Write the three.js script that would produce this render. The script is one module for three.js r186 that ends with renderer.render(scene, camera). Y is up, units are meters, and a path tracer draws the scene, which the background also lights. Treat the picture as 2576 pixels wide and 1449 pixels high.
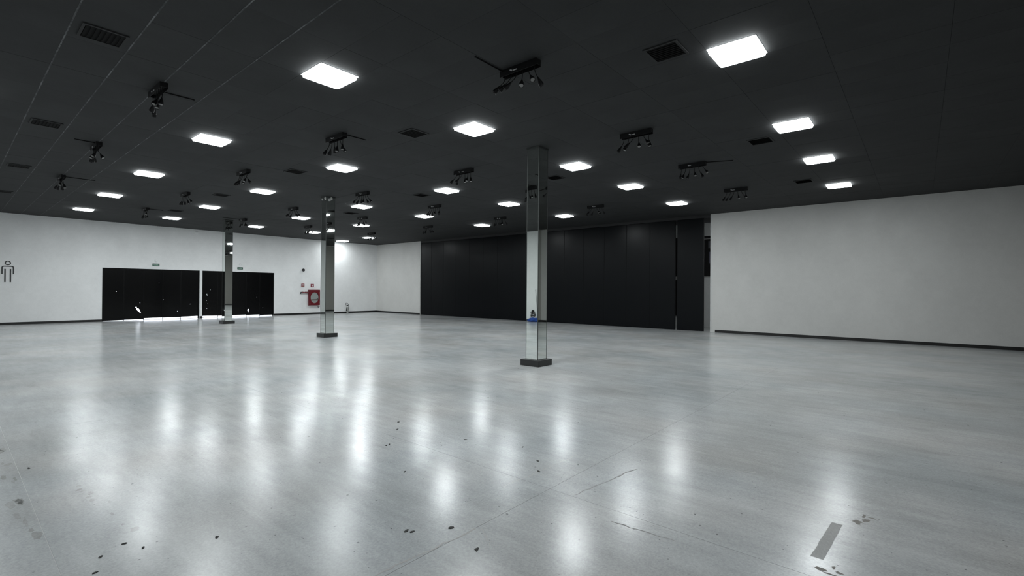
import * as THREE from 'three';
import { RectAreaLightUniformsLib } from 'three/addons/lights/RectAreaLightUniformsLib.js';
import { RoundedBoxGeometry } from 'three/addons/geometries/RoundedBoxGeometry.js';
import { mergeGeometries } from 'three/addons/utils/BufferGeometryUtils.js';

// ---------------------------------------------------------------- camera, sky, exposure
const scene = new THREE.Scene();
const renderer = new THREE.WebGLRenderer({ antialias: true });
renderer.toneMapping = THREE.LinearToneMapping;
renderer.toneMappingExposure = 1.0;
renderer.shadowMap.enabled = true;
const R = Math.PI / 180;
const camera = new THREE.PerspectiveCamera(61.66, 2576 / 1449, 0.05, 300);
camera.rotation.order = 'YXZ';
camera.position.set(0, 1.724, 0);
camera.rotation.set(0.214 * R, -(90 - 40.277) * R, 0.416 * R);
scene.add(camera);
camera.updateMatrixWorld(true);
camera.updateProjectionMatrix();
scene.background = new THREE.Color().setRGB(5.2, 5.6, 6.2);      // bright overcast daylight outside the glass doors
RectAreaLightUniformsLib.init();
const PANEL = 51;                                                // brightness of the ceiling light panels
const LAMP = new THREE.Color().setRGB(0.93, 0.985, 1.0);

// ---------------------------------------------------------------- helpers
// Room directions: a runs to the wall with the doors (world -Z), b runs to the black partition (world +X).
const H = 4.98, A_LEFT = 31.05, B_BACK = 20.98, A_REAR = -2.55, B_NEAR = -3.75;
let seed = 20240607;
const rnd = () => { seed |= 0; seed = seed + 0x6D2B79F5 | 0; let t = Math.imul(seed ^ seed >>> 15, 1 | seed); t = t + Math.imul(t ^ t >>> 7, 61 | t) ^ t; return ((t ^ t >>> 14) >>> 0) / 4294967296; };
const rr = (lo, hi) => lo + (hi - lo) * rnd();
const taken = new Map();
function numbered(name) { const n = taken.get(name) ?? 0; taken.set(name, n + 1); return n ? name + '_' + String(n).padStart(3, '0') : name; }
function shade(o) { o.traverse((m) => { if (m.isMesh) { m.castShadow = true; m.receiveShadow = true; } }); return o; }
function tag(o, label, category, group) { o.userData.label = label; o.userData.category = category; if (group) o.userData.group = group; return o; }
function thing(name, label, category, [x, y, z], turn = 0, group) {
  const o = new THREE.Group(); o.name = numbered(name); o.position.set(x, y, z); o.rotation.y = turn; scene.add(o);
  return tag(o, label, category, group);
}
function part(name, geometry, material, parent, label) {
  const m = new THREE.Mesh(geometry, material); m.name = name; m.castShadow = m.receiveShadow = true; parent.add(m);
  if (label) m.userData.label = label;
  return m;
}
function struct(name, geometry, material, label, category) {
  const m = geometry ? part(name, geometry, material, scene) : new THREE.Group(); m.name = name; scene.add(m);
  m.userData.kind = 'structure'; return tag(m, label, category);
}
const P = (a, b, y = 0) => [b, y, -a];
// box between room coordinates, uv in metres on every face
function metreUV(g, ox = 0, oy = 0) {
  const p = g.attributes.position, n = g.attributes.normal, uv = new Float32Array(p.count * 2);
  for (let i = 0; i < p.count; i++) {
    const ax = Math.abs(n.getX(i)), ay = Math.abs(n.getY(i)), az = Math.abs(n.getZ(i));
    let u, v;
    if (ay >= ax && ay >= az) { u = p.getX(i); v = -p.getZ(i); } else if (ax >= az) { u = -p.getZ(i); v = p.getY(i); } else { u = p.getX(i); v = p.getY(i); }
    uv[2 * i] = u + ox; uv[2 * i + 1] = v + oy;
  }
  g.setAttribute('uv', new THREE.BufferAttribute(uv, 2)); return g;
}
function slabBox(a0, a1, b0, b1, y0, y1) {
  const g = new THREE.BoxGeometry(b1 - b0, y1 - y0, a1 - a0); g.translate((b0 + b1) / 2, (y0 + y1) / 2, -(a0 + a1) / 2); return metreUV(g);
}
const bx = (w, h, d, x = 0, y = 0, z = 0) => new THREE.BoxGeometry(w, h, d).translate(x, y, z);
const rbx = (w, h, d, r, x = 0, y = 0, z = 0) => new RoundedBoxGeometry(w, h, d, 2, r).translate(x, y, z);
const cyl = (r0, r1, h, x = 0, y = 0, z = 0, n = 20) => new THREE.CylinderGeometry(r0, r1, h, n).translate(x, y, z);
const merge = (list) => mergeGeometries(list.map((g) => { g = g.index ? g.toNonIndexed() : g; for (const k of Object.keys(g.attributes)) if (!['position', 'normal', 'uv'].includes(k)) g.deleteAttribute(k); return g; }));
const tube = (pts, r, seg = 20, n = 8) => new THREE.TubeGeometry(new THREE.CatmullRomCurve3(pts.map((p) => new THREE.Vector3(...p))), seg, r, n, false);

// ---------------------------------------------------------------- textures (grain, stains, wear)
function noiseField(w, h, octaves) {             // octaves: [cells across, cells up, weight]; wraps round
  const out = new Float32Array(w * h);
  for (const [cx, cy, k] of octaves) {
    const t = new Float32Array(cx * cy); for (let i = 0; i < t.length; i++) t[i] = rnd() - 0.5;
    const xi = new Int32Array(w), xj = new Int32Array(w), xf = new Float32Array(w);
    for (let x = 0; x < w; x++) { const u = x / w * cx, i = Math.floor(u), f = u - i; xi[x] = i % cx; xj[x] = (i + 1) % cx; xf[x] = f * f * (3 - 2 * f); }
    for (let y = 0; y < h; y++) {
      const v = y / h * cy, j = Math.floor(v), f0 = v - j, f = f0 * f0 * (3 - 2 * f0), r0 = (j % cy) * cx, r1 = ((j + 1) % cy) * cx;
      for (let x = 0; x < w; x++) {
        const p = t[r0 + xi[x]], q = t[r0 + xj[x]], s = t[r1 + xi[x]], u = t[r1 + xj[x]], m = xf[x];
        out[y * w + x] += k * ((p + (q - p) * m) * (1 - f) + (s + (u - s) * m) * f);
      }
    }
  }
  return out;
}
function dataTexture(w, h, fill, srgb) {
  const d = new Uint8Array(w * h * 4), c = [0, 0, 0];
  for (let i = 0; i < w * h; i++) { fill(i, i % w, Math.floor(i / w), c); d[4 * i] = Math.max(0, Math.min(255, c[0])); d[4 * i + 1] = Math.max(0, Math.min(255, c[1])); d[4 * i + 2] = Math.max(0, Math.min(255, c[2])); d[4 * i + 3] = 255; }
  const t = new THREE.DataTexture(d, w, h); t.wrapS = t.wrapT = THREE.RepeatWrapping; t.magFilter = THREE.LinearFilter; t.minFilter = THREE.LinearMipmapLinearFilter; t.generateMipmaps = true;
  if (srgb) t.colorSpace = THREE.SRGBColorSpace; t.needsUpdate = true; return t;
}
// polished concrete: clouds, trowel smears, sand grain, dark aggregate specks (one tile is 5.9 m)
const FLOOR_TILE = 5.9;
const concreteMap = (() => {
  const n = 2048, cloud = noiseField(n, n, [[3, 3, 1], [7, 7, 0.7], [15, 15, 0.5], [34, 34, 0.35]]), smear = noiseField(n, n, [[40, 9, 0.7], [110, 16, 0.6], [260, 50, 0.45]]), grain = noiseField(n, n, [[512, 512, 0.8], [1024, 1024, 1]]), hue = noiseField(n, n, [[4, 4, 1], [9, 9, 0.7]]);
  const speck = new Float32Array(n * n);
  for (let k = 0; k < 900; k++) { const x = Math.floor(rnd() * n), y = Math.floor(rnd() * n), r = rnd() < 0.12 ? rr(1.6, 3.4) : rr(0.6, 1.5), s = rr(20, 70), e = rr(0.5, 1.6); for (let j = -6; j <= 6; j++) for (let i = -6; i <= 6; i++) if (i * i * e + j * j < r * r) speck[((y + j + n) % n) * n + (x + i + n) % n] = s; }
  return dataTexture(n, n, (i, x, y, c) => { const v = 18 * cloud[i] + 12 * smear[i] + 13 * grain[i] - speck[i], h = 4 * hue[i]; c[0] = 173 + v + h; c[1] = 175 + v; c[2] = 175 + v - h * 0.7; }, true);
})();
concreteMap.repeat.set(1 / FLOOR_TILE, 1 / FLOOR_TILE);
// gloss of the whole floor: worn and dusty lanes along the hall, polishing swirls
const B_SPAN = 26, A_SPAN = 36;
const floorGloss = (() => {
  const w = 1024, h = 1024, m = noiseField(w, h, [[9, 7, 0.8], [22, 14, 0.6], [60, 26, 0.55], [200, 60, 0.45]]), lane = noiseField(w, h, [[16, 3, 1], [44, 5, 0.7]]);
  const d = new Float32Array(w * h * 4);
  for (let i = 0; i < w * h; i++) { const v = 0.226 * Math.exp(0.17 * Math.tanh((0.24 * m[i] + 0.34 * lane[i]) / 0.17)); d[4 * i] = d[4 * i + 1] = d[4 * i + 2] = v; d[4 * i + 3] = 1; }
  const t = new THREE.DataTexture(d, w, h, THREE.RGBAFormat, THREE.FloatType); t.wrapS = t.wrapT = THREE.RepeatWrapping; t.magFilter = t.minFilter = THREE.LinearFilter; t.needsUpdate = true; return t;
})();
floorGloss.repeat.set(1 / B_SPAN, 1 / A_SPAN); floorGloss.offset.set(4 / B_SPAN, 3 / A_SPAN);
const plasterMap = (() => { const n = 1024, m = noiseField(n, n, [[4, 3, 1], [11, 9, 0.8], [40, 40, 0.5], [256, 256, 0.6]]); return dataTexture(n, n, (i, x, y, c) => { const v = 7 * m[i]; c[0] = 236 + v; c[1] = 237 + v; c[2] = 237 + v; }, true); })();
plasterMap.repeat.set(1 / 5, 1 / 5);
const plasterBump = (() => { const n = 512, m = noiseField(n, n, [[64, 64, 1], [160, 160, 0.8], [256, 256, 0.6]]); return dataTexture(n, n, (i, x, y, c) => { c[0] = c[1] = c[2] = 128 + 70 * m[i]; }); })();
plasterBump.repeat.set(1 / 1.5, 1 / 1.5);
const boardMap = (() => { const n = 1024, m = noiseField(n, n, [[5, 5, 1], [18, 18, 0.8], [120, 120, 0.5], [512, 512, 0.8]]); const s = new Float32Array(n * n); for (let k = 0; k < 220; k++) s[Math.floor(rnd() * n * n)] = rr(-30, 40); return dataTexture(n, n, (i, x, y, c) => { const v = 6 * m[i] + s[i]; c[0] = 34 + v; c[1] = 35.5 + v; c[2] = 36.5 + v; }, true); })();
boardMap.repeat.set(1 / 4, 1 / 4);
const wornMap = (() => { const w = 2048, h = 16, m = noiseField(w, h, [[60, 2, 1], [220, 4, 0.9], [700, 8, 0.7]]); return dataTexture(w, h, (i, x, y, c) => { const v = 26 + 60 * Math.max(-0.4, Math.min(0.8, m[i])); c[0] = 52 + v; c[1] = 54 + v; c[2] = 55 + v; }, true); })();
wornMap.repeat.set(1 / 14, 1);

// ---------------------------------------------------------------- materials
const std = (r, g, b, roughness, extra = {}) => new THREE.MeshStandardMaterial({ color: new THREE.Color().setRGB(r, g, b), roughness, ...extra });
const phys = (r, g, b, roughness, extra = {}) => new THREE.MeshPhysicalMaterial({ color: new THREE.Color().setRGB(r, g, b), roughness, ...extra });
const M = {
  concrete: phys(1, 1, 1, 1, { map: concreteMap, roughnessMap: floorGloss, specularIntensity: 0.78 }),
  filler: std(0.2, 0.2, 0.195, 0.8),
  paleFiller: std(0.5, 0.5, 0.49, 0.7),
  white: std(1, 1, 1, 0.75, { map: plasterMap, bumpMap: plasterBump, bumpScale: 0.0006 }),
  offWhite: std(0.74, 0.73, 0.71, 0.75, { map: plasterMap, bumpMap: plasterBump, bumpScale: 0.0006 }),
  slab: std(0.02, 0.02, 0.021, 0.95),
  boards: [std(1, 1, 1, 0.82, { map: boardMap }), std(0.93, 0.93, 0.94, 0.82, { map: boardMap }), std(1.07, 1.07, 1.06, 0.82, { map: boardMap })],
  runner: std(0.02, 0.021, 0.022, 0.8),
  wornRunner: std(1, 1, 1, 0.85, { map: wornMap }),
  black: std(0.012, 0.012, 0.013, 0.55),
  baseboard: std(0.008, 0.008, 0.008, 0.45),
  blackMetal: phys(0.006, 0.006, 0.0065, 0.5, { specularIntensity: 0.4 }),
  ventBlack: phys(0.007, 0.007, 0.007, 0.9, { specularIntensity: 0.3 }),
  ventFrame: std(0.014, 0.0145, 0.015, 0.8),
  partition: phys(0.0016, 0.0024, 0.0034, 0.31, { specularIntensity: 0.3 }),
  partitionEdge: phys(0.003, 0.0034, 0.004, 0.5, { specularIntensity: 0.25 }),
  mirror: std(0.84, 0.88, 0.85, 0.02, { metalness: 1 }),
  mirrorEdge: std(0.03, 0.034, 0.032, 0.5),
  plinth: std(0.016, 0.016, 0.016, 0.4),
  diffuser: std(0.9, 0.9, 0.9, 0.4, { emissive: LAMP, emissiveIntensity: 18 }),
  lampFrame: std(0.75, 0.75, 0.75, 0.5),
  lens: phys(0.16, 0.16, 0.155, 0.1, { clearcoat: 1, clearcoatRoughness: 0.05 }),
  paleGrey: std(0.5, 0.5, 0.5, 0.5),
  film: phys(0.0035, 0.0035, 0.0038, 0.16, { specularIntensity: 0.4 }),
  doorFrame: phys(0.004, 0.004, 0.0042, 0.3, { specularIntensity: 0.35 }),
  pane: phys(1, 1, 1, 0.02, { transmission: 1, thickness: 0, ior: 1.5 }),
  ground: std(0.55, 0.54, 0.52, 0.95),
  red: phys(0.125, 0.005, 0.011, 0.4),
  greyBack: std(0.27, 0.29, 0.28, 0.6),
  brass: std(0.5, 0.33, 0.14, 0.35, { metalness: 0.8 }),
  signRed: std(0.24, 0.04, 0.06, 0.5),
  signWhite: std(0.7, 0.66, 0.66, 0.5),
  rubber: phys(0.007, 0.007, 0.007, 0.6, { specularIntensity: 0.4 }),
  steel: std(0.42, 0.43, 0.42, 0.35, { metalness: 0.7 }),
  whitePlastic: std(0.82, 0.83, 0.83, 0.4),
  plaster: std(0.62, 0.62, 0.6, 0.9),
  blue: std(0.01, 0.06, 0.3, 0.7),
  icon: std(0.045, 0.047, 0.048, 0.6),
  debris: std(0.03, 0.03, 0.028, 0.9),
  stain: std(0.2, 0.19, 0.175, 0.7),
};

// ---------------------------------------------------------------- floor: concrete slabs with saw-cut joints
const floor = struct('floor', null, null, 'glossy pale grey polished concrete floor of saw-cut slabs', 'floor');
part('subfloor', slabBox(A_REAR - 0.2, A_LEFT + 0.2, B_NEAR - 0.2, 24.2, -0.16, -0.06), M.filler, floor);
{
  const aj = [A_REAR]; for (let a = 2.45; a < A_LEFT + 0.2; a += 5.65) aj.push(a); aj.push(A_LEFT + 0.2);
  const bj = [B_NEAR]; for (let b = 0.47 - 2.95; b < 20; b += 2.95) if (b > B_NEAR + 0.3) bj.push(b); bj.push(24.2);
  for (let i = 0; i + 1 < aj.length; i++) for (let j = 0; j + 1 < bj.length; j++) {
    const g = 0.0015; part('concrete_slab', slabBox(aj[i] + g, aj[i + 1] - g, bj[j] + g, bj[j + 1] - g, -0.06, 0), M.concrete, floor);
  }
  for (const a of aj.slice(1, -1)) part('joint_sealant', slabBox(a - 0.0014, a + 0.0014, B_NEAR, 24.2, -0.06, -0.0008), M.filler, floor);
  for (const b of bj.slice(1, -1)) part('joint_sealant', slabBox(A_REAR, A_LEFT, b - 0.0014, b + 0.0014, -0.06, -0.0008), Math.abs(b - 0.47) < 0.1 ? M.paleFiller : M.filler, floor, Math.abs(b - 0.47) < 0.1 ? 'pale sealant in a floor joint' : undefined);
}
// hairline cracks, scuffs and tape residue: matter with outlines of its own, 0.4 mm proud
function ribbon(pts, width) {
  const pos = [], idx = [];
  pts.forEach(([a, b], i) => {
    const [pa, pb] = pts[Math.max(0, i - 1)], [qa, qb] = pts[Math.min(pts.length - 1, i + 1)], l = Math.hypot(qa - pa, qb - pb) || 1, na = -(qb - pb) / l, nb = (qa - pa) / l, w = width * rr(0.35, 1);
    pos.push(b + nb * w, 0.0006, -(a + na * w), b - nb * w, 0.0006, -(a - na * w));
    if (i) { const k = 2 * i; idx.push(k - 2, k - 1, k, k, k - 1, k + 1); }
  });
  const g = new THREE.BufferGeometry(); g.setAttribute('position', new THREE.Float32BufferAttribute(pos, 3)); g.setIndex(idx); g.computeVertexNormals(); return g;
}
function wander(a0, b0, a1, b1, n, jitter) { const p = []; for (let i = 0; i <= n; i++) { const t = i / n; p.push([a0 + (a1 - a0) * t + rr(-jitter, jitter), b0 + (b1 - b0) * t + rr(-jitter, jitter)]); } return p; }
const crackMat = std(0.25, 0.245, 0.24, 0.6), scuffMat = std(0.31, 0.305, 0.295, 0.5);
for (const [c, w, m] of [[wander(2.22, 3.45, 2.1, 4.35, 14, 0.012), 0.007, crackMat], [wander(2.78, 3.2, 2.74, 4.3, 16, 0.012), 0.006, scuffMat], [wander(2.5, 1.68, 2.44, 2.5, 14, 0.012), 0.009, scuffMat], [wander(1.75, 3.24, 1.28, 3.28, 10, 0.012), 0.007, crackMat], [wander(1.55, 4.9, 1.2, 5.0, 8, 0.02), 0.009, scuffMat], [wander(2.4, 2.52, 2.2, 2.4, 8, 0.015), 0.006, scuffMat]])
  part('crack', ribbon(c, w), m, floor);
function blot(a, b, ra, rb) {
  const sh = new THREE.Shape(), n = 14; for (let k = 0; k < n; k++) { const t = k / n * 2 * Math.PI, r = rr(0.45, 1); k ? sh.lineTo(b + Math.cos(t) * rb * r, a + Math.sin(t) * ra * r) : sh.moveTo(b + rb * r, a); }
  const g = new THREE.ShapeGeometry(sh); g.rotateX(-Math.PI / 2).translate(0, 0.0005, 0); return metreUV(g);
}
const blotMats = [phys(0.88, 0.87, 0.85, 1, { map: concreteMap, roughnessMap: floorGloss, specularIntensity: 0.78 }), phys(0.78, 0.765, 0.74, 1, { map: concreteMap, roughnessMap: floorGloss, specularIntensity: 0.78 })];
for (let k = 0; k < 16; k++) part('scuff_mark', blot(rr(4.6, 7.6), 0.39 + rr(-0.05, 0.05), rr(0.05, 0.16), rr(0.012, 0.035)), blotMats[k % 2], floor);
for (let k = 0; k < 12; k++) { const t = rnd(); part('scuff_mark', blot(5.6 - 1.3 * t + rr(-0.1, 0.1), 0.78 + 0.12 * t + rr(-0.04, 0.04), rr(0.02, 0.06), rr(0.01, 0.035)), blotMats[k % 2], floor); }
for (const [a, b, ra, rb] of [[0.36, 4.45, 0.035, 0.05], [0.31, 4.52, 0.03, 0.045], [0.33, 4.6, 0.012, 0.06], [0.28, 4.6, 0.035, 0.014], [0.47, 3.55, 0.04, 0.03], [0.42, 3.52, 0.05, 0.012], [0.38, 3.57, 0.03, 0.02], [0.41, 3.62, 0.014, 0.03]]) part('scuff_mark', blot(a, b, ra, rb), M.stain, floor);
part('tape_residue', (() => { const sh = new THREE.Shape(), n = 18, e = []; for (let k = 0; k <= n; k++) e.push([3.68 + 0.64 * k / n, 0.51 - 0.04 * k / n + 0.034 + rr(-0.004, 0.004)]); for (let k = n; k >= 0; k--) e.push([3.68 + 0.64 * k / n, 0.51 - 0.04 * k / n - 0.034 + rr(-0.004, 0.004)]); e.forEach(([b, a], k) => k ? sh.lineTo(b, a) : sh.moveTo(b, a)); return metreUV(new THREE.ShapeGeometry(sh).rotateX(-Math.PI / 2).translate(0, 0.0007, 0)); })(), phys(0.66, 0.65, 0.635, 0.42, { map: concreteMap, specularIntensity: 0.7 }), floor, 'dull strip of old tape residue');
// small dark flakes lying about
const flakeSpots = [[980, 1118], [972, 1121], [1172, 1106], [1315, 1125], [1355, 1186], [253, 1402], [238, 1442], [314, 1368], [360, 1378], [1018, 1187], [1022, 1336], [1038, 1338], [1134, 1328], [1200, 1382], [72, 1178], [545, 1352], [1000, 1080], [1002, 1062], [1228, 1001], [1353, 1160]];
{
  const ray = new THREE.Vector3();
  for (const [px, py] of flakeSpots) {                     // read off the photograph once, laid on the floor plane
    ray.set(px / 1288 - 1, 1 - py / 724.5, 0.5).unproject(camera).sub(camera.position); ray.multiplyScalar(-camera.position.y / ray.y);
    const s = rr(0.018, 0.034), shape = new THREE.Shape(), n = 7;
    for (let k = 0; k < n; k++) { const t = k / n * 2 * Math.PI, r = s * rr(0.45, 1); k ? shape.lineTo(Math.cos(t) * r, Math.sin(t) * r * 0.55) : shape.moveTo(r, 0); }
    const g = new THREE.ExtrudeGeometry(shape, { depth: 0.004, bevelEnabled: false }).rotateX(-Math.PI / 2);
    const m = part(numbered('debris_flake'), g, M.debris, scene); m.position.set(ray.x, 0.0002, ray.z); m.rotation.y = rr(0, 6);
    tag(m, 'small dark flake of debris lying on the pale concrete floor', 'debris', 'debris flakes on the floor');
  }
}

// ---------------------------------------------------------------- walls
const T = 0.2;
const DOORS = [[5.13, 9.385], [9.51, 13.5]], DOOR_H = 2.68;
{
  const g = [slabBox(A_LEFT, A_LEFT + T, B_NEAR - T, DOORS[0][0], 0, H), slabBox(A_LEFT, A_LEFT + T, DOORS[0][1], DOORS[1][0], 0, DOOR_H), slabBox(A_LEFT, A_LEFT + T, DOORS[1][1], 24.2, 0, H), slabBox(A_LEFT, A_LEFT + T, DOORS[0][0], DOORS[1][1], DOOR_H, H)];
  struct('wall_left', merge(g), M.white, 'long white wall with two black doors and a red hose cabinet', 'wall');
}
const OPEN0 = 6.79, OPEN1 = 25.96;
struct('wall_back', slabBox(OPEN1, A_LEFT, B_BACK, B_BACK + T, 0, H), M.offWhite, 'short white wall between the corner and the black partition', 'wall');
struct('wall_right', slabBox(A_REAR - T, OPEN0, B_BACK, B_BACK + T, 0, H), M.offWhite, 'plain white wall beside the open end of the black partition', 'wall');
struct('wall_rear', slabBox(A_REAR - T, A_REAR, B_NEAR - T, 24.2, 0, H), std(0.29, 0.28, 0.265, 0.8), 'grey painted wall opposite the doors', 'wall');
struct('wall_near', slabBox(A_REAR - T, A_LEFT + T, B_NEAR - T, B_NEAR, 0, H), M.white, 'white wall opposite the black partition', 'wall');
struct('wall_far', slabBox(A_REAR - T, A_LEFT + T, 23.6, 23.8, 0, H), M.white, 'pale wall of the space behind the partition', 'wall');
const BH = 0.105, BT = 0.015;
{
  const g = [slabBox(A_LEFT - BT, A_LEFT, B_NEAR, DOORS[0][0], 0, BH), slabBox(A_LEFT - BT, A_LEFT, DOORS[0][1], DOORS[1][0], 0, BH), slabBox(A_LEFT - BT, A_LEFT, DOORS[1][1], B_BACK, 0, BH)];
  struct('baseboard_left', merge(g), M.baseboard, 'black baseboard along the wall with the doors', 'baseboard');
}
struct('baseboard_back', slabBox(OPEN1 + 0.02, A_LEFT - BT, B_BACK - BT, B_BACK, 0, BH), M.baseboard, 'short black baseboard between corner and partition', 'baseboard');
struct('baseboard_right', slabBox(A_REAR, OPEN0 - 0.2, B_BACK - BT, B_BACK, 0, BH), M.baseboard, 'black baseboard along the plain white wall beside the partition', 'baseboard');
struct('baseboard_rear', slabBox(A_REAR, A_REAR + BT, B_NEAR + BT, B_BACK - BT, 0, BH), M.baseboard, 'black baseboard along the wall opposite the doors', 'baseboard');
struct('baseboard_near', slabBox(A_REAR + BT, A_LEFT - BT, B_NEAR, B_NEAR + BT, 0, BH), M.baseboard, 'black baseboard along the wall opposite the partition', 'baseboard');

// ---------------------------------------------------------------- ceiling: boards on runners
const ceiling = struct('ceiling', null, null, 'dark grey painted ceiling of rectangular boards', 'ceiling');
part('ceiling_slab', slabBox(A_REAR - T, A_LEFT + T, B_NEAR - T, 24.2, H + 0.02, H + 0.2), M.slab, ceiling);
const MOD = 0.625, LIGHT_A = [1.91, 6.905, 11.9, 16.885, 21.875, 26.83], LIGHT_B = [0.07, 3.805, 6.93, 10.69, 13.835, 17.565];
const lights = [];
for (let j = 0; j < LIGHT_B.length; j++) for (let i = 0; i < LIGHT_A.length; i++) if (!(j === 5 && i === 4) && !(j === 0 && (i === 0 || i === 5))) lights.push([LIGHT_A[i], LIGHT_B[j]]);
lights.push([30.1, 17.62]);
{
  const shapes = new Map(), v = new THREE.Vector3(), cells = [];
  for (let k = -8; k < 33; k++) {
    const b0 = Math.max(B_NEAR, 1.0 + k * MOD), b1 = Math.min(B_BACK, 1.0 + (k + 1) * MOD); if (b1 - b0 < 0.05) continue;
    for (let j = -4; j < 24; j++) {
      let a0 = Math.max(A_REAR, 2.22 + (j - 1) * 1.25), a1 = Math.min(A_LEFT, 2.22 + j * 1.25); if (a1 - a0 < 0.05) continue;
      const spans = [[a0, a1]];
      for (const [la, lb] of lights) if (lb > b0 && lb < b1) for (let s = spans.length - 1; s >= 0; s--) {
        const [p, q] = spans[s]; if (la + 0.3125 <= p + 0.01 || la - 0.3125 >= q - 0.01) continue;
        spans.splice(s, 1); if (la - 0.3125 - p > 0.03) spans.push([p, la - 0.3125]); if (q - la - 0.3125 > 0.03) spans.push([la + 0.3125, q]);
      }
      for (const [p, q] of spans) {
        // size in the photograph
        let lo = [9, 9], hi = [-9, -9], front = true;
        for (const [ca, cb] of [[p, b0], [q, b0], [p, b1], [q, b1]]) { v.set(cb, H, -ca).applyMatrix4(camera.matrixWorldInverse); if (v.z > -0.2) front = false; v.applyMatrix4(camera.projectionMatrix); lo = [Math.min(lo[0], v.x), Math.min(lo[1], v.y)]; hi = [Math.max(hi[0], v.x), Math.max(hi[1], v.y)]; }
        const seen = front && hi[0] > -1 && lo[0] < 1 && lo[1] < 1 ? (Math.min(1, hi[0]) - Math.max(-1, lo[0])) * (Math.min(1, hi[1]) - Math.max(-1, lo[1])) : 0;
        cells.push({ p, q, b0, b1, seen });
      }
    }
  }
  cells.sort((x, y) => y.seen - x.seen);
  const rest = [];
  cells.forEach((c, n) => {
    const w = c.b1 - c.b0 - 0.003, d = c.q - c.p - 0.003, lift = rr(-0.0012, 0.0012);
    const place = (g) => g.translate((c.b0 + c.b1) / 2, H + 0.006 + lift, -(c.p + c.q) / 2);
    if (n < 300) {
      const key = w.toFixed(3) + '/' + d.toFixed(3) + '/' + Math.floor(rnd() * 3);
      if (!shapes.has(key)) shapes.set(key, metreUV(new THREE.BoxGeometry(w, 0.012, d), rr(0, 4), rr(0, 4)));
      const m = part('ceiling_board', shapes.get(key), M.boards[Math.floor(rnd() * 3)], ceiling); m.position.set((c.b0 + c.b1) / 2, H + 0.006 + lift, -(c.p + c.q) / 2);
    } else rest.push(metreUV(place(new THREE.BoxGeometry(w, 0.012, d)), rr(0, 4), rr(0, 4)));
  });
  const f = part('ceiling_board_field', merge(rest), M.boards[0], ceiling); f.userData.kind = 'stuff';
  for (let k = -7; k < 32; k++) {
    const b = 1.0 + k * MOD, worn = k >= 0 && k <= 3;
    const spans = [[A_REAR, A_LEFT]];
    const g = merge(spans.map(([p, q]) => { const s = slabBox(p, q, b - (worn ? 0.008 : 0.0014), b + (worn ? 0.008 : 0.0014), H - (worn ? 0.002 : -0.0015), H + 0.018), uv = s.attributes.uv, pos = s.attributes.position; for (let i = 0; i < uv.count; i++) uv.setXY(i, -pos.getZ(i) + k * 3.7, (pos.getX(i) - b) * 20 + 0.5); return s; }));
    part('ceiling_runner', g, worn ? M.wornRunner : M.runner, ceiling, worn ? 'ceiling joint with paint worn pale' : undefined);
  }
}

// ---------------------------------------------------------------- ceiling light panels
const lampShape = (() => { const s = new THREE.Shape(), w = 0.295, r = 0.05; s.moveTo(-w + r, -w); s.lineTo(w - r, -w); s.quadraticCurveTo(w, -w, w, -w + r); s.lineTo(w, w - r); s.quadraticCurveTo(w, w, w - r, w); s.lineTo(-w + r, w); s.quadraticCurveTo(-w, w, -w, w - r); s.lineTo(-w, -w + r); s.quadraticCurveTo(-w, -w, -w + r, -w); return s; })();
const lampGlow = new THREE.ExtrudeGeometry(lampShape, { depth: 0.045, bevelEnabled: false, curveSegments: 5 }).rotateX(Math.PI / 2).translate(0, 0.003, 0);
const lampFrame = (() => { const w = 0.308, s = new THREE.Shape([[-w, -w], [w, -w], [w, w], [-w, w]].map((p) => new THREE.Vector2(...p))); s.holes.push(new THREE.Path(lampShape.getPoints(5))); return new THREE.ExtrudeGeometry(s, { depth: 0.014, bevelEnabled: false, curveSegments: 5 }).rotateX(Math.PI / 2).translate(0, 0.009, 0); })();
function ceilingLight(a, b, label, group, power = PANEL) {
  const t = thing('ceiling_light', label, 'ceiling light', P(a, b, H), 0, group);
  part('frame', lampFrame, M.lampFrame, t); part('diffuser', lampGlow, M.diffuser, t);
  const l = new THREE.RectAreaLight(LAMP, power, 0.57, 0.57); l.name = 'panel_light'; l.position.set(0, -0.044, 0); l.rotation.x = -Math.PI / 2; t.add(l);
}
const NTH = ['first', 'second', 'third', 'fourth', 'fifth', 'sixth', 'seventh', 'eighth'];
// which one: its place counted from the wall with the doors, and its row counted from the black partition
function placeOf(a, b, all, rowsOf) {
  const row = all.filter((q) => Math.abs(q[1] - b) < 0.8).map((q) => q[0]).sort((x, y) => y - x), rows = rowsOf.slice().sort((x, y) => y - x);
  const r = rows.findIndex((v) => Math.abs(v - b) < 0.8);
  return NTH[row.indexOf(a)] + ' from the door wall in the ' + (r ? NTH[r] + ' row' : 'row') + (r ? ' from the partition' : ' nearest the partition');
}
for (const [a, b] of lights) ceilingLight(a, b, 'glowing square ceiling light, ' + placeOf(a, b, lights, LIGHT_B), 'ceiling light panels', PANEL * (b > 17 && a > 25 ? 0.72 : a < 3 ? (b < 5 ? 1.15 : 0.62) : a > 25 ? 1.22 : a < 8 && b < 8 ? 1.15 : 0.88));
ceilingLight(4.6, 22.4, 'light panel in the ceiling of the space behind the partition', undefined, 30);

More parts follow.
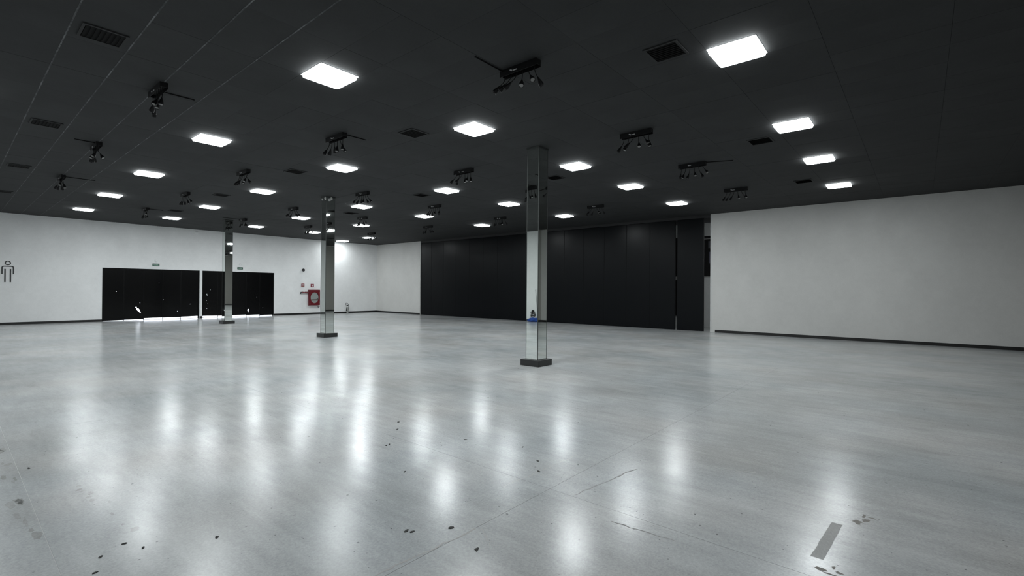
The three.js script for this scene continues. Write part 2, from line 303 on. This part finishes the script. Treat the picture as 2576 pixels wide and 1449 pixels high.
// ---------------------------------------------------------------- ceiling vents
{
  const frame = merge([bx(0.46, 0.014, 0.03, 0, 0, 0.215), bx(0.46, 0.014, 0.03, 0, 0, -0.215), bx(0.03, 0.014, 0.4, 0.215, 0, 0), bx(0.03, 0.014, 0.4, -0.215, 0, 0)]);
  const back = bx(0.4, 0.002, 0.4, 0, 0.006, 0), slat = new THREE.BoxGeometry(0.034, 0.0016, 0.4).rotateZ(0.3);
  const vents = [[8.09, 1.32], [13.33, 1.31], [18.6, 1.31], [24.05, 1.32], [2.655, 6.33], [8.09, 6.33], [13.3, 6.33], [18.75, 6.3], [24.15, 6.38], [2.65, 11.39], [8.08, 11.42], [13.2, 10.68], [18.75, 11.34], [2.64, 16.34]];
  for (const [a, b] of vents) {
    const t = thing('ceiling_vent', 'black louvred ceiling vent, ' + placeOf(a, b, vents, [1.32, 6.33, 11.35, 16.34]), 'vent', P(a, b, H - 0.009), 0, 'ceiling vents');
    part('frame', frame, M.ventFrame, t); part('backing', back, M.ventBlack, t);
    for (let i = 0; i < 8; i++) { const s = part('louvre', slat, M.ventBlack, t); s.position.x = -0.175 + i * 0.05; }
  }
}

// ---------------------------------------------------------------- multi-arm spotlight bars
{
  const L = 0.68, prof = new THREE.Shape([[-0.055, 0], [0.055, 0], [0.055, -0.1], [0.05, -0.1], [0.05, -0.03], [-0.05, -0.03], [-0.05, -0.1], [-0.055, -0.1]].map((p) => new THREE.Vector2(...p)));
  const channel = new THREE.ExtrudeGeometry(prof, { depth: L, bevelEnabled: false }).translate(0, 0, -L / 2);
  const endPlate = bx(0.1, 0.07, 0.006, 0, -0.04, 0);
  const head = new THREE.LatheGeometry([[0.001, 0], [0.01, 0.002], [0.014, 0.02], [0.024, 0.05], [0.034, 0.085], [0.038, 0.115], [0.038, 0.135], [0.033, 0.137], [0.031, 0.128]].map((p) => new THREE.Vector2(...p)), 14);
  const lens = new THREE.CylinderGeometry(0.031, 0.031, 0.004, 14).translate(0, 0.127, 0);
  const up = new THREE.Vector3(0, 1, 0);
  const necks = [], NV = 14;
  for (let i = 0; i < NV; i++) {
    const out = i < NV / 2 ? -1 : 1, th = out * rr(0.5, 1.5), k = rr(0.02, 0.085), drop = rr(0.15, 0.2), dir = [Math.cos(th) * (i % 2 ? 1 : -1), Math.sin(th)];
    const pts = [[0, 0, 0], [dir[0] * 0.002, -drop * 0.5, dir[1] * 0.002], [dir[0] * k * 0.35, -drop * 0.85, dir[1] * k * 0.35], [dir[0] * k, -drop - 0.03, dir[1] * k]];
    const c = new THREE.CatmullRomCurve3(pts.map((p) => new THREE.Vector3(...p))), end = c.getPoint(1), tan = c.getTangent(1);
    necks.push({ g: new THREE.TubeGeometry(c, 10, 0.0065, 6, false), end, q: new THREE.Quaternion().setFromUnitVectors(up, tan) });
  }
  const spots = [];
  for (const b of [2.25, 5.4, 9.16, 12.33, 16.15]) for (const a of [4.46, 9.52, 14.42, 19.4, 24.45]) if (!(b < 3 && (a < 5 || a > 24))) spots.push([a, b]);
  // the feed cables that show on the ceiling beside some bars: [from end, da, db]
  const feeds = { '4.46/5.4': [0.3, 0, -0.62], '9.52/2.25': [0.1, 0, 0.55], '14.42/2.25': [-0.2, 0, -0.4], '19.4/2.25': [-0.1, 0, 0.75], '9.52/5.4': [-0.25, 0.0, 0.55], '4.46/12.33': [-0.15, -0.75, 0.32], '24.45/9.16': [0.2, 0, -0.8], '24.45/5.4': [0, 0, 0.6] };
  for (const [a, b] of spots) {
    const t = thing('spotlight_bar', 'black gooseneck spotlight bar, ' + placeOf(a, b, spots, [2.25, 5.4, 9.16, 12.33, 16.15]), 'spotlight', P(a, b, H), 0, 'gooseneck spotlight bars');
    part('housing', channel, M.blackMetal, t);
    for (const s of [-1, 1]) { const e = part('end_plate', endPlate, M.blackMetal, t); e.position.z = s * (L / 2 - 0.004); }
    const c1 = part('connector', new THREE.BoxGeometry(0.004, 0.014, 0.075), M.paleGrey, t, 'pale grey connector'); c1.position.set(-0.057, -0.06, rr(-0.06, 0.03));
    const c2 = part('connector', new THREE.BoxGeometry(0.004, 0.02, 0.05), M.paleGrey, t, 'pale grey connector'); c2.position.set(-0.057, -0.05, -0.06 + rr(-0.06, 0.0)); c2.rotation.x = 0.35;
    for (let i = 0; i < 6; i++) {
      const v = necks[Math.floor(rnd() * NV / 2) + (i < 3 ? 0 : NV / 2)], z = -0.27 + i * 0.108, n = part('gooseneck', v.g, M.rubber, t); n.position.set(0, -0.03, z);
      const h = part('spot_head', head, M.blackMetal, t); h.position.set(v.end.x, -0.03 + v.end.y, z + v.end.z); h.quaternion.copy(v.q);
      part('lens', lens, M.lens, h);
    }
    const f = feeds[a + '/' + b];
    if (f) part('feed_cable', tube([[0, -0.012, -f[0]], [f[2] * 0.5, -0.012, -f[0] - f[1] * 0.5], [f[2], -0.008, -f[0] - f[1]]], 0.011, 8, 6), M.rubber, t);
  }
}

// ---------------------------------------------------------------- mirror-clad columns
function column(a, b, label, chipped) {
  const t = thing('mirror_column', label, 'column', P(a, b)), W = 0.34, y0 = 0.14, h = H - y0;
  part('plinth', rbx(0.52, 0.14, 0.52, 0.006, 0, 0.07, 0), M.plinth, t, 'black square plinth');
  part('core', bx(W - 0.014, h, W - 0.014, 0, y0 + h / 2, 0), M.mirrorEdge, t);
  for (let k = 0; k < 4; k++) {
    const p = part('mirror_panel', bx(W - 0.026, h - 0.04, 0.006, 0, y0 + (h - 0.04) / 2, 0), M.mirror, t); p.rotation.y = k * Math.PI / 2; p.position.set(Math.sin(k * Math.PI / 2) * (W / 2 - 0.004), 0, Math.cos(k * Math.PI / 2) * (W / 2 - 0.004));
    const c = part('corner_trim', bx(0.013, h - 0.04, 0.013, 0, y0 + (h - 0.04) / 2, 0), M.mirrorEdge, t); c.position.set((k & 1 ? 1 : -1) * (W / 2 - 0.0065), 0, (k & 2 ? 1 : -1) * (W / 2 - 0.0065));
  }
  part('collar', merge([bx(W + 0.02, 0.035, W + 0.02, 0, H - 0.0175, 0)]), M.mirrorEdge, t);
  if (chipped) for (const [x, y, z, s, u] of [[-0.178, -0.07, 0.1, 0.05, 0.5], [-0.178, -0.1, 0.14, 0.04, 0.2], [-0.178, -0.09, -0.1, 0.035, -0.5], [0.03, -0.06, 0.178, 0.05, 0.4], [-0.05, -0.12, 0.178, 0.055, -0.4], [0.0, -0.09, 0.178, 0.04, 0.8], [0.19, -0.14, 0.1, 0.03, 0.1]]) {
    const g = new THREE.IcosahedronGeometry(s, 1), pp = g.attributes.position; for (let i = 0; i < pp.count; i++) { const k = 0.75 + 0.35 * Math.sin(pp.getX(i) * 190 + pp.getY(i) * 130 + s * 900); pp.setXYZ(i, pp.getX(i) * k, pp.getY(i) * k * 1.2, pp.getZ(i) * k); }
    g.computeVertexNormals(); if (Math.abs(x) > 0.17) g.scale(0.25, 1, 1); else g.scale(1, 1, 0.25);
    const m = part('chipped_plaster', g, M.plaster, t, 'broken white plaster'); m.position.set(x, H + y, z); if (Math.abs(x) > 0.17) m.rotation.x = u; else m.rotation.z = u;
  }
}
column(6.75, 8.845, 'mirror-clad square column on a black plinth standing before the black partition', false);
column(16.17, 8.89, 'mirror-clad square column beside the red hose cabinet with broken plaster at its top', true);
column(25.5, 8.87, 'mirror-clad square column standing in front of the black glass doors', false);

// ---------------------------------------------------------------- black glass doors in the long wall
function doorway(name, [b0, b1], leaves, label, tears, lowGap) {
  const d = struct(name, null, null, label, 'door'), a = A_LEFT + 0.07, f = 0.05;
  part('frame', merge([slabBox(a, a + 0.08, b0, b1, DOOR_H - f, DOOR_H), slabBox(a, a + 0.08, b0, b0 + f, 0, DOOR_H - f), slabBox(a, a + 0.08, b1 - f, b1, 0, DOOR_H - f)]), M.doorFrame, d);
  const w = (b1 - b0 - 2 * f) / leaves;
  for (let i = 0; i < leaves; i++) {
    const p = b0 + f + i * w, q = p + w, g = new THREE.Group(); g.name = 'door_leaf'; d.add(g);
    part('pane', slabBox(a + 0.035, a + 0.045, p + 0.012, q - 0.012, 0.012, DOOR_H - f), M.pane, g);
    part('stile', merge([slabBox(a + 0.03, a + 0.05, p, p + 0.012, 0, DOOR_H - f), slabBox(a + 0.03, a + 0.05, q - 0.012, q, 0, DOOR_H - f)]), M.doorFrame, g);
    part('threshold', slabBox(a + 0.03, a + 0.05, p + 0.012, q - 0.012, 0, 0.012), M.doorFrame, g);
    const lo = lowGap[i], s = new THREE.Shape([[p + 0.012, lo[0]], [q - 0.012, lo[1]], [q - 0.012, DOOR_H - f], [p + 0.012, DOOR_H - f]].map((v) => new THREE.Vector2(...v)));
    for (const t of tears) if (t[0] > p && t[0] < q) { const h = new THREE.Path(), n = 10; for (let k = 0; k <= n; k++) { const th = k / n * 2 * Math.PI, r = 1 + (k % n) * 0.0 + 0.25 * Math.sin(th * 3 + t[0]), u = Math.cos(th) * t[2] * r, v = Math.sin(th) * t[3] * r, c = Math.cos(t[4]), e = Math.sin(t[4]); const X = t[0] + u * c - v * e, Y = t[1] + u * e + v * c; k ? h.lineTo(X, Y) : h.moveTo(X, Y); } s.holes.push(h); }
    const film = new THREE.ExtrudeGeometry(s, { depth: 0.003, bevelEnabled: false }); film.translate(0, 0, -(a + 0.034));
    part('black_film', film, M.film, g, 'black film covering the glass');
  }
}
doorway('door_1', DOORS[0], 5, 'wide black glass door below a green exit sign, nearer the restroom pictogram', [[6.62, 0.52, 0.05, 0.15, 0.6], [6.52, 0.67, 0.03, 0.03, 0], [5.7, 1.5, 0.015, 0.011, 0.4], [8.95, 0.8, 0.0125, 0.011, 0], [7.5, 1.95, 0.008, 0.0055, 0], [7.7, 1.05, 0.01, 0.0055, 0], [6.68, 0.9, 0.0175, 0.0044, 0], [8.35, 0.42, 0.0175, 0.0055, 0]], [[0.015, 0.03], [0.035, 0.05], [0.09, 0.1], [0.09, 0.09], [0.1, 0.12]]);
doorway('door_2', DOORS[1], 5, 'wide black glass door behind a mirror column, nearer the red hose cabinet', [[12, 0.36, 0.03, 0.1, 0], [9.78, 1.35, 0.008, 0.0066, 0], [9.79, 1.26, 0.007, 0.0066, 0], [9.76, 0.98, 0.007, 0.0077, 0], [9.82, 0.8, 0.008, 0.0066, 0.3], [9.78, 0.52, 0.009, 0.0066, 0], [9.95, 1.6, 0.008, 0.0055, 0], [12.5, 1.15, 0.009, 0.0055, 0], [12.85, 0.5, 0.008, 0.0077, 0]], [[0.11, 0.1], [0.09, 0.1], [0.1, 0.1], [0.08, 0.08], [0.05, 0.045]]);
struct('ground', slabBox(A_LEFT + T + 0.2, A_LEFT + 80, -60, 80, -0.2, -0.06), M.ground, 'bright paving outside the glass doors', 'ground');

// ---------------------------------------------------------------- operable partition
{
  const seams = [25.96, 24.85, 23.67, 22.48, 21.29, 20.1, 18.93, 17.75, 16.58, 15.41, 14.25, 13.06, 11.88, 10.69, 9.51, 8.335];
  const X0 = B_BACK + 0.04;
  for (let i = 0; i + 1 < seams.length; i++) panel(seams[i + 1], seams[i], 'tall black partition panel standing edge to edge in the row', 'partition panels');
  panel(7.09, 8.24, 'lone black partition panel between the narrow gap and the open slot');
  function panel(a0, a1, label, group) {
    const w = a1 - a0 - 0.004, h = H - 0.13 - 0.012, t = thing('partition_panel', label, 'partition panel', P((a0 + a1) / 2, X0 + 0.05, 0.012), 0, group);
    part('leaf', rbx(0.09, h, w - 0.024, 0.004, 0, h / 2, 0), M.partition, t);
    for (const s of [-1, 1]) part('edge_profile', bx(0.084, h, 0.012, 0, h / 2, s * (w / 2 - 0.006)), M.partitionEdge, t);
  }
  struct('trim_1', merge([slabBox(OPEN0, OPEN1, X0 - 0.02, X0 + 0.16, H - 0.12, H + 0.01)]), M.black, 'black overhead track above the partition panels', 'track');
  struct('trim_2', slabBox(OPEN0 - 0.055, OPEN0 + 0.004, B_BACK - 0.006, B_BACK, 0, H - 0.03), std(0.6, 0.61, 0.6, 0.8), 'pale edge strip of the white wall at the open slot', 'trim');
  // beyond: dark boards hung on the far wall, glimpsed through the slots
  const d1 = thing('dark_board', 'dark board with pale grey patches seen through the open slot', 'board', P(7.75, 23.58, 2.44));
  part('board', bx(0.03, 1.92, 1.0, 0, 0.96, 0), M.black, d1);
  part('edge_strip', bx(0.02, 0.03, 1.0, -0.025, 1.78, 0), M.paleGrey, d1);
  part('pale_patch', bx(0.006, 0.34, 0.2, -0.018, 1.5, 0.12), std(0.12, 0.12, 0.14, 0.7), d1); part('pale_patch', bx(0.006, 0.55, 0.17, -0.018, 0.88, 0.13), std(0.14, 0.14, 0.19, 0.7), d1);
  const d2 = thing('dark_board', 'dark tall board seen through the narrow gap between panels', 'board', P(9.25, 23.58, 0.5));
  part('board', bx(0.03, 3.85, 0.8, 0, 1.925, 0), M.black, d2); part('label_strip', bx(0.006, 0.16, 0.5, -0.018, 1.86, 0), M.paleGrey, d2);
}

// ---------------------------------------------------------------- things on the long wall (group origin on the wall face, x along b, z out of the wall)
const onWall = (name, label, category, b, y, group) => thing(name, label, category, P(A_LEFT, b, y), 0, group);
{ // restroom pictogram
  const t = onWall('restroom_pictogram', 'dark outline pictogram of a man on the white wall', 'sign', 1.875, 1.9);
  part('head', new THREE.TorusGeometry(0.082, 0.019, 8, 32).scale(1, 1, 0.4).translate(0, 0.855, 0.006), M.icon, t);
  const s = new THREE.Shape(), w = 0.2, r = 0.1, k = 0.045; s.moveTo(-w, 0.36); s.lineTo(-w, 0.73 - r); s.quadraticCurveTo(-w, 0.73, -w + r, 0.73); s.lineTo(w - r, 0.73); s.quadraticCurveTo(w, 0.73, w, 0.73 - r); s.lineTo(w, 0.36); s.lineTo(w - k, 0.36); s.lineTo(w - k, 0.73 - r); s.quadraticCurveTo(w - k, 0.73 - k, w - r, 0.73 - k); s.lineTo(-w + r, 0.73 - k); s.quadraticCurveTo(-w + k, 0.73 - k, -w + k, 0.73 - r); s.lineTo(-w + k, 0.36);
  part('arms', new THREE.ExtrudeGeometry(s, { depth: 0.01, bevelEnabled: false }), M.icon, t);
  for (const x of [-0.085, 0.085]) part('leg', bx(0.046, 0.59, 0.01, x, 0.295, 0.005), M.icon, t);
}
function textTexture(w, h, draw) { const c = document.createElement('canvas'); c.width = w; c.height = h; draw(c.getContext('2d')); const t = new THREE.CanvasTexture(c); t.colorSpace = THREE.SRGBColorSpace; return t; }
const exitFace = new THREE.MeshStandardMaterial({ roughness: 0.4, map: textTexture(512, 220, (g) => { g.fillStyle = '#2f5347'; g.fillRect(0, 0, 512, 220); g.fillStyle = '#b7d2c3'; g.font = 'bold 128px sans-serif'; g.textAlign = 'center'; g.textBaseline = 'middle'; g.fillText('SAÍDA', 256, 116, 440); }) });
for (const [b, y, which] of [[7.33, 2.84, 'door beside the pictogram'], [11.49, 2.82, 'door behind the mirror column']]) {
  const t = onWall('exit_sign', 'small green exit sign with pale lettering above the black ' + which, 'exit sign', b, y);
  part('plate', rbx(0.31, 0.135, 0.02, 0.005, 0, 0.0675, 0.01), std(0.03, 0.085, 0.06, 0.5), t); part('face', new THREE.BoxGeometry(0.29, 0.115, 0.002).translate(0, 0.0675, 0.0212), exitFace, t);
  const e = onWall('emergency_light', 'small round white fitting above the exit sign of the ' + which, 'emergency light', b + 0.01, y + 0.29);
  part('base', cyl(0.075, 0.08, 0.02, 0, 0, 0).rotateX(Math.PI / 2).translate(0, 0, 0.01), M.whitePlastic, e); part('dome', new THREE.SphereGeometry(0.062, 18, 9, 0, 6.284, 0, 1.571).rotateX(Math.PI / 2).scale(1, 1, 0.6).translate(0, 0, 0.02), M.whitePlastic, e);
}
{ const t = onWall('wall_sensor', 'small white sensor box high on the wall above the doors', 'sensor', 9.2, 4.78); part('body', rbx(0.16, 0.1, 0.05, 0.012, 0, 0.05, 0.025), M.whitePlastic, t); part('eye', new THREE.SphereGeometry(0.022, 12, 8).translate(0, 0.04, 0.05), M.greyBack, t); }
{ // siren
  const t = onWall('alarm_siren', 'small black round alarm siren with white base high on the white wall', 'alarm', 15.34, 2.8);
  part('base', cyl(0.055, 0.055, 0.05, 0, 0, 0).rotateX(Math.PI / 2).translate(0, 0.02, 0.025), M.whitePlastic, t);
  part('horn', new THREE.LatheGeometry([[0.001, 0], [0.05, 0.004], [0.085, 0.03], [0.1, 0.07], [0.088, 0.08], [0.02, 0.06], [0.001, 0.06]].map((p) => new THREE.Vector2(...p)), 20).rotateX(Math.PI / 2).translate(0, 0.12, 0), M.black, t);
}
{ // two red wall signs
  const t = onWall('call_point', 'small red and white fire call point above the red hydrant pipe', 'call point', 15.33, 1.81); part('box', rbx(0.2, 0.22, 0.04, 0.012, 0, 0.11, 0.02), M.signRed, t); part('glass', rbx(0.14, 0.07, 0.006, 0.003, 0, 0.13, 0.042), M.signWhite, t); part('lower_cover', rbx(0.15, 0.05, 0.006, 0.003, 0, 0.045, 0.042), std(0.3, 0.16, 0.13, 0.6), t);
  const s = onWall('fire_sign', 'square red fire equipment sign above the hose cabinet', 'sign', 15.98, 1.8);
  part('plate', rbx(0.23, 0.22, 0.006, 0.003, 0, 0.11, 0.003), M.signRed, s); part('hose_symbol', new THREE.TorusGeometry(0.042, 0.014, 8, 24).scale(1, 1, 0.2).translate(0.005, 0.11, 0.008), M.signWhite, s); part('hose_symbol', new THREE.CylinderGeometry(0.022, 0.022, 0.004, 16).rotateX(Math.PI / 2).translate(0.005, 0.11, 0.008), M.signWhite, s);
}
{ // hose cabinet
  const W = 0.76, Hc = 1.03, D = 0.19, t = onWall('hose_cabinet', 'red fire hose cabinet with a round window and crossbar on the white wall', 'hose cabinet', 16.05, 0.6);
  part('body', merge([bx(W, 0.015, D, 0, 0.0075, D / 2), bx(W, 0.015, D, 0, Hc - 0.0075, D / 2), bx(0.015, Hc, D, -W / 2 + 0.0075, Hc / 2, D / 2), bx(0.015, Hc, D, W / 2 - 0.0075, Hc / 2, D / 2)]), M.red, t);
  part('back_plate', bx(W - 0.03, Hc - 0.03, 0.01, 0, Hc / 2, 0.006), M.greyBack, t);
  const s = new THREE.Shape([[-W / 2 + 0.005, 0.005], [W / 2 - 0.005, 0.005], [W / 2 - 0.005, Hc - 0.005], [-W / 2 + 0.005, Hc - 0.005]].map((v) => new THREE.Vector2(...v)));
  const up = new THREE.Path(), lo = new THREE.Path(), cy = 0.5, rx = 0.275, ry = 0.36, cut = 0.36;
  const a0 = Math.asin((cut + 0.02 - cy) / ry), a1 = Math.asin((cut - 0.02 - cy) / ry);
  for (let k = 0; k <= 28; k++) { const th = a0 + (Math.PI - 2 * a0) * k / 28, x = Math.cos(th) * rx, y = cy + Math.sin(th) * ry; k ? up.lineTo(x, y) : up.moveTo(x, y); } up.closePath();
  for (let k = 0; k <= 16; k++) { const th = Math.PI - a1 + (Math.PI + 2 * a1) * k / 16, x = Math.cos(th) * rx, y = cy + Math.sin(th) * ry; k ? lo.lineTo(x, y) : lo.moveTo(x, y); } lo.closePath();
  s.holes.push(up, lo);
  const door = part('door', new THREE.ExtrudeGeometry(s, { depth: 0.012, bevelEnabled: false }).translate(0, 0, D), M.red, t);
  part('window_plate', bx(0.58, 0.76, 0.004, 0, 0.5, D - 0.004), M.greyBack, door, 'pale grey panel behind the round window');
  part('crossbar', bx(0.56, 0.045, 0.012, 0, cut, D + 0.008), std(0.06, 0.01, 0.012, 0.5), door);
  for (const [x, y, r] of [[0.2, 0.76, -0.7], [0.2, 0.44, 0.75]]) part('clip', bx(0.1, 0.035, 0.01, 0, 0, 0).rotateZ(r).translate(x, y, D + 0.01), M.black, door);
  for (const [x, y] of [[0.33, 0.83], [0.33, 0.2], [-0.32, 0.1]]) part('hinge', bx(0.04, 0.06, 0.014, x, y, D + 0.014), std(0.38, 0.12, 0.08, 0.5), door);
  const p = onWall('hydrant_pipe', 'red hydrant pipe with black valve entering the side of the hose cabinet', 'pipe', 15.4, 1.45);
  part('pipe', cyl(0.035, 0.035, 0.42, 0, 0, 0).rotateZ(Math.PI / 2).translate(0.02, 0, 0.1), M.red, p);
  for (const x of [-0.1, 0.05, 0.17]) part('flange', cyl(0.058, 0.058, 0.03).rotateZ(Math.PI / 2).translate(x, 0, 0.1), M.red, p);
  part('valve_elbow', tube([[-0.17, 0.005, 0.1], [-0.225, 0.01, 0.1], [-0.25, -0.02, 0.1], [-0.25, -0.09, 0.1]], 0.036, 14, 10), M.black, p, 'black valve outlet');
  part('bracket', bx(0.03, 0.03, 0.1, -0.03, 0, 0.05), M.red, p);
}
{ const t = onWall('wall_tap', 'small black tap on the white wall below the hose cabinet', 'tap', 16.42, 0.4); part('spout', tube([[0, 0.06, 0], [0, 0.065, 0.06], [-0.05, 0.06, 0.08], [-0.07, 0.02, 0.085]], 0.014, 12, 8), M.black, t); part('handle', bx(0.16, 0.022, 0.02, -0.01, 0.095, 0.05), M.black, t); }
{ // extinguisher
  const t = thing('fire_extinguisher', 'tall slim grey fire extinguisher with a black hose loop standing against the white wall', 'fire extinguisher', P(A_LEFT - 0.16, 18.5));
  part('cylinder', new THREE.LatheGeometry([[0.001, 0], [0.062, 0], [0.07, 0.012], [0.07, 0.4], [0.062, 0.44], [0.03, 0.47], [0.024, 0.49], [0.024, 0.51], [0.001, 0.51]].map((p) => new THREE.Vector2(...p)), 24), M.steel, t, 'dull grey steel cylinder');
  part('valve', merge([cyl(0.03, 0.026, 0.06, 0, 0.53, 0), bx(0.12, 0.016, 0.03, 0.03, 0.565, 0), bx(0.12, 0.016, 0.03, 0.03, 0.535, 0)]), M.black, t);
  part('hose', tube([[0, 0.545, 0.02], [-0.09, 0.56, 0.03], [-0.17, 0.6, 0.03], [-0.17, 0.67, 0.03], [-0.1, 0.7, 0.03], [-0.02, 0.68, 0.03], [0.06, 0.6, 0.03], [0.088, 0.45, 0.03], [0.085, 0.2, 0.03]], 0.013, 40, 8), M.rubber, t, 'black looped hose');
  part('horn', merge([new THREE.CylinderGeometry(0.014, 0.038, 0.2, 14).translate(-0.088, 0.26, 0.03), cyl(0.016, 0.016, 0.06, -0.088, 0.38, 0.03)]), M.rubber, t);
}
// ---------------------------------------------------------------- by the wall out of frame, mirrored in the nearest column: a blue bundle with black cables
{
  const t = thing('cable_bundle', 'blue cloth bundle with tangled black cables lying by the white wall', 'bundle', P(16.04, B_NEAR + 0.34)); t.scale.setScalar(1.25);
  const g = new THREE.SphereGeometry(0.24, 28, 16), p = g.attributes.position; for (let i = 0; i < p.count; i++) { const x = p.getX(i), y = p.getY(i), z = p.getZ(i), k = 1 + 0.1 * Math.sin(x * 23 + z * 9) + 0.08 * Math.sin(z * 31 - y * 17); p.setXYZ(i, x * k * 0.8, Math.max(0, 0.07 + y * 0.45 * k), z * k * 1.15); } g.computeVertexNormals();
  part('cloth', g, M.blue, t, 'crumpled blue cloth');
  for (let k = 0; k < 4; k++) { const pts = []; for (let i = 0; i < 9; i++) { const th = i / 8 * 6.28 * 1.2 + k; pts.push([Math.cos(th) * 0.08 * rr(0.7, 1.2), 0.24 + k * 0.05 + rr(-0.03, 0.04), Math.sin(th) * 0.12 * rr(0.7, 1.2) - 0.02]); } part('cable', tube(pts, 0.014, 40, 6), M.rubber, t); }
  part('cable', tube([[-0.24, 0.02, 0.05], [-0.255, 0.4, 0.02], [-0.256, 0.9, -0.04], [-0.257, 1.4, -0.1]], 0.008, 20, 6), M.rubber, t, 'black cable running up the wall');
  part('plug', new THREE.SphereGeometry(0.07, 14, 10).scale(0.8, 1, 1).translate(0, 0.45, -0.04), M.rubber, t);
}
shade(scene);
renderer.render(scene, camera);
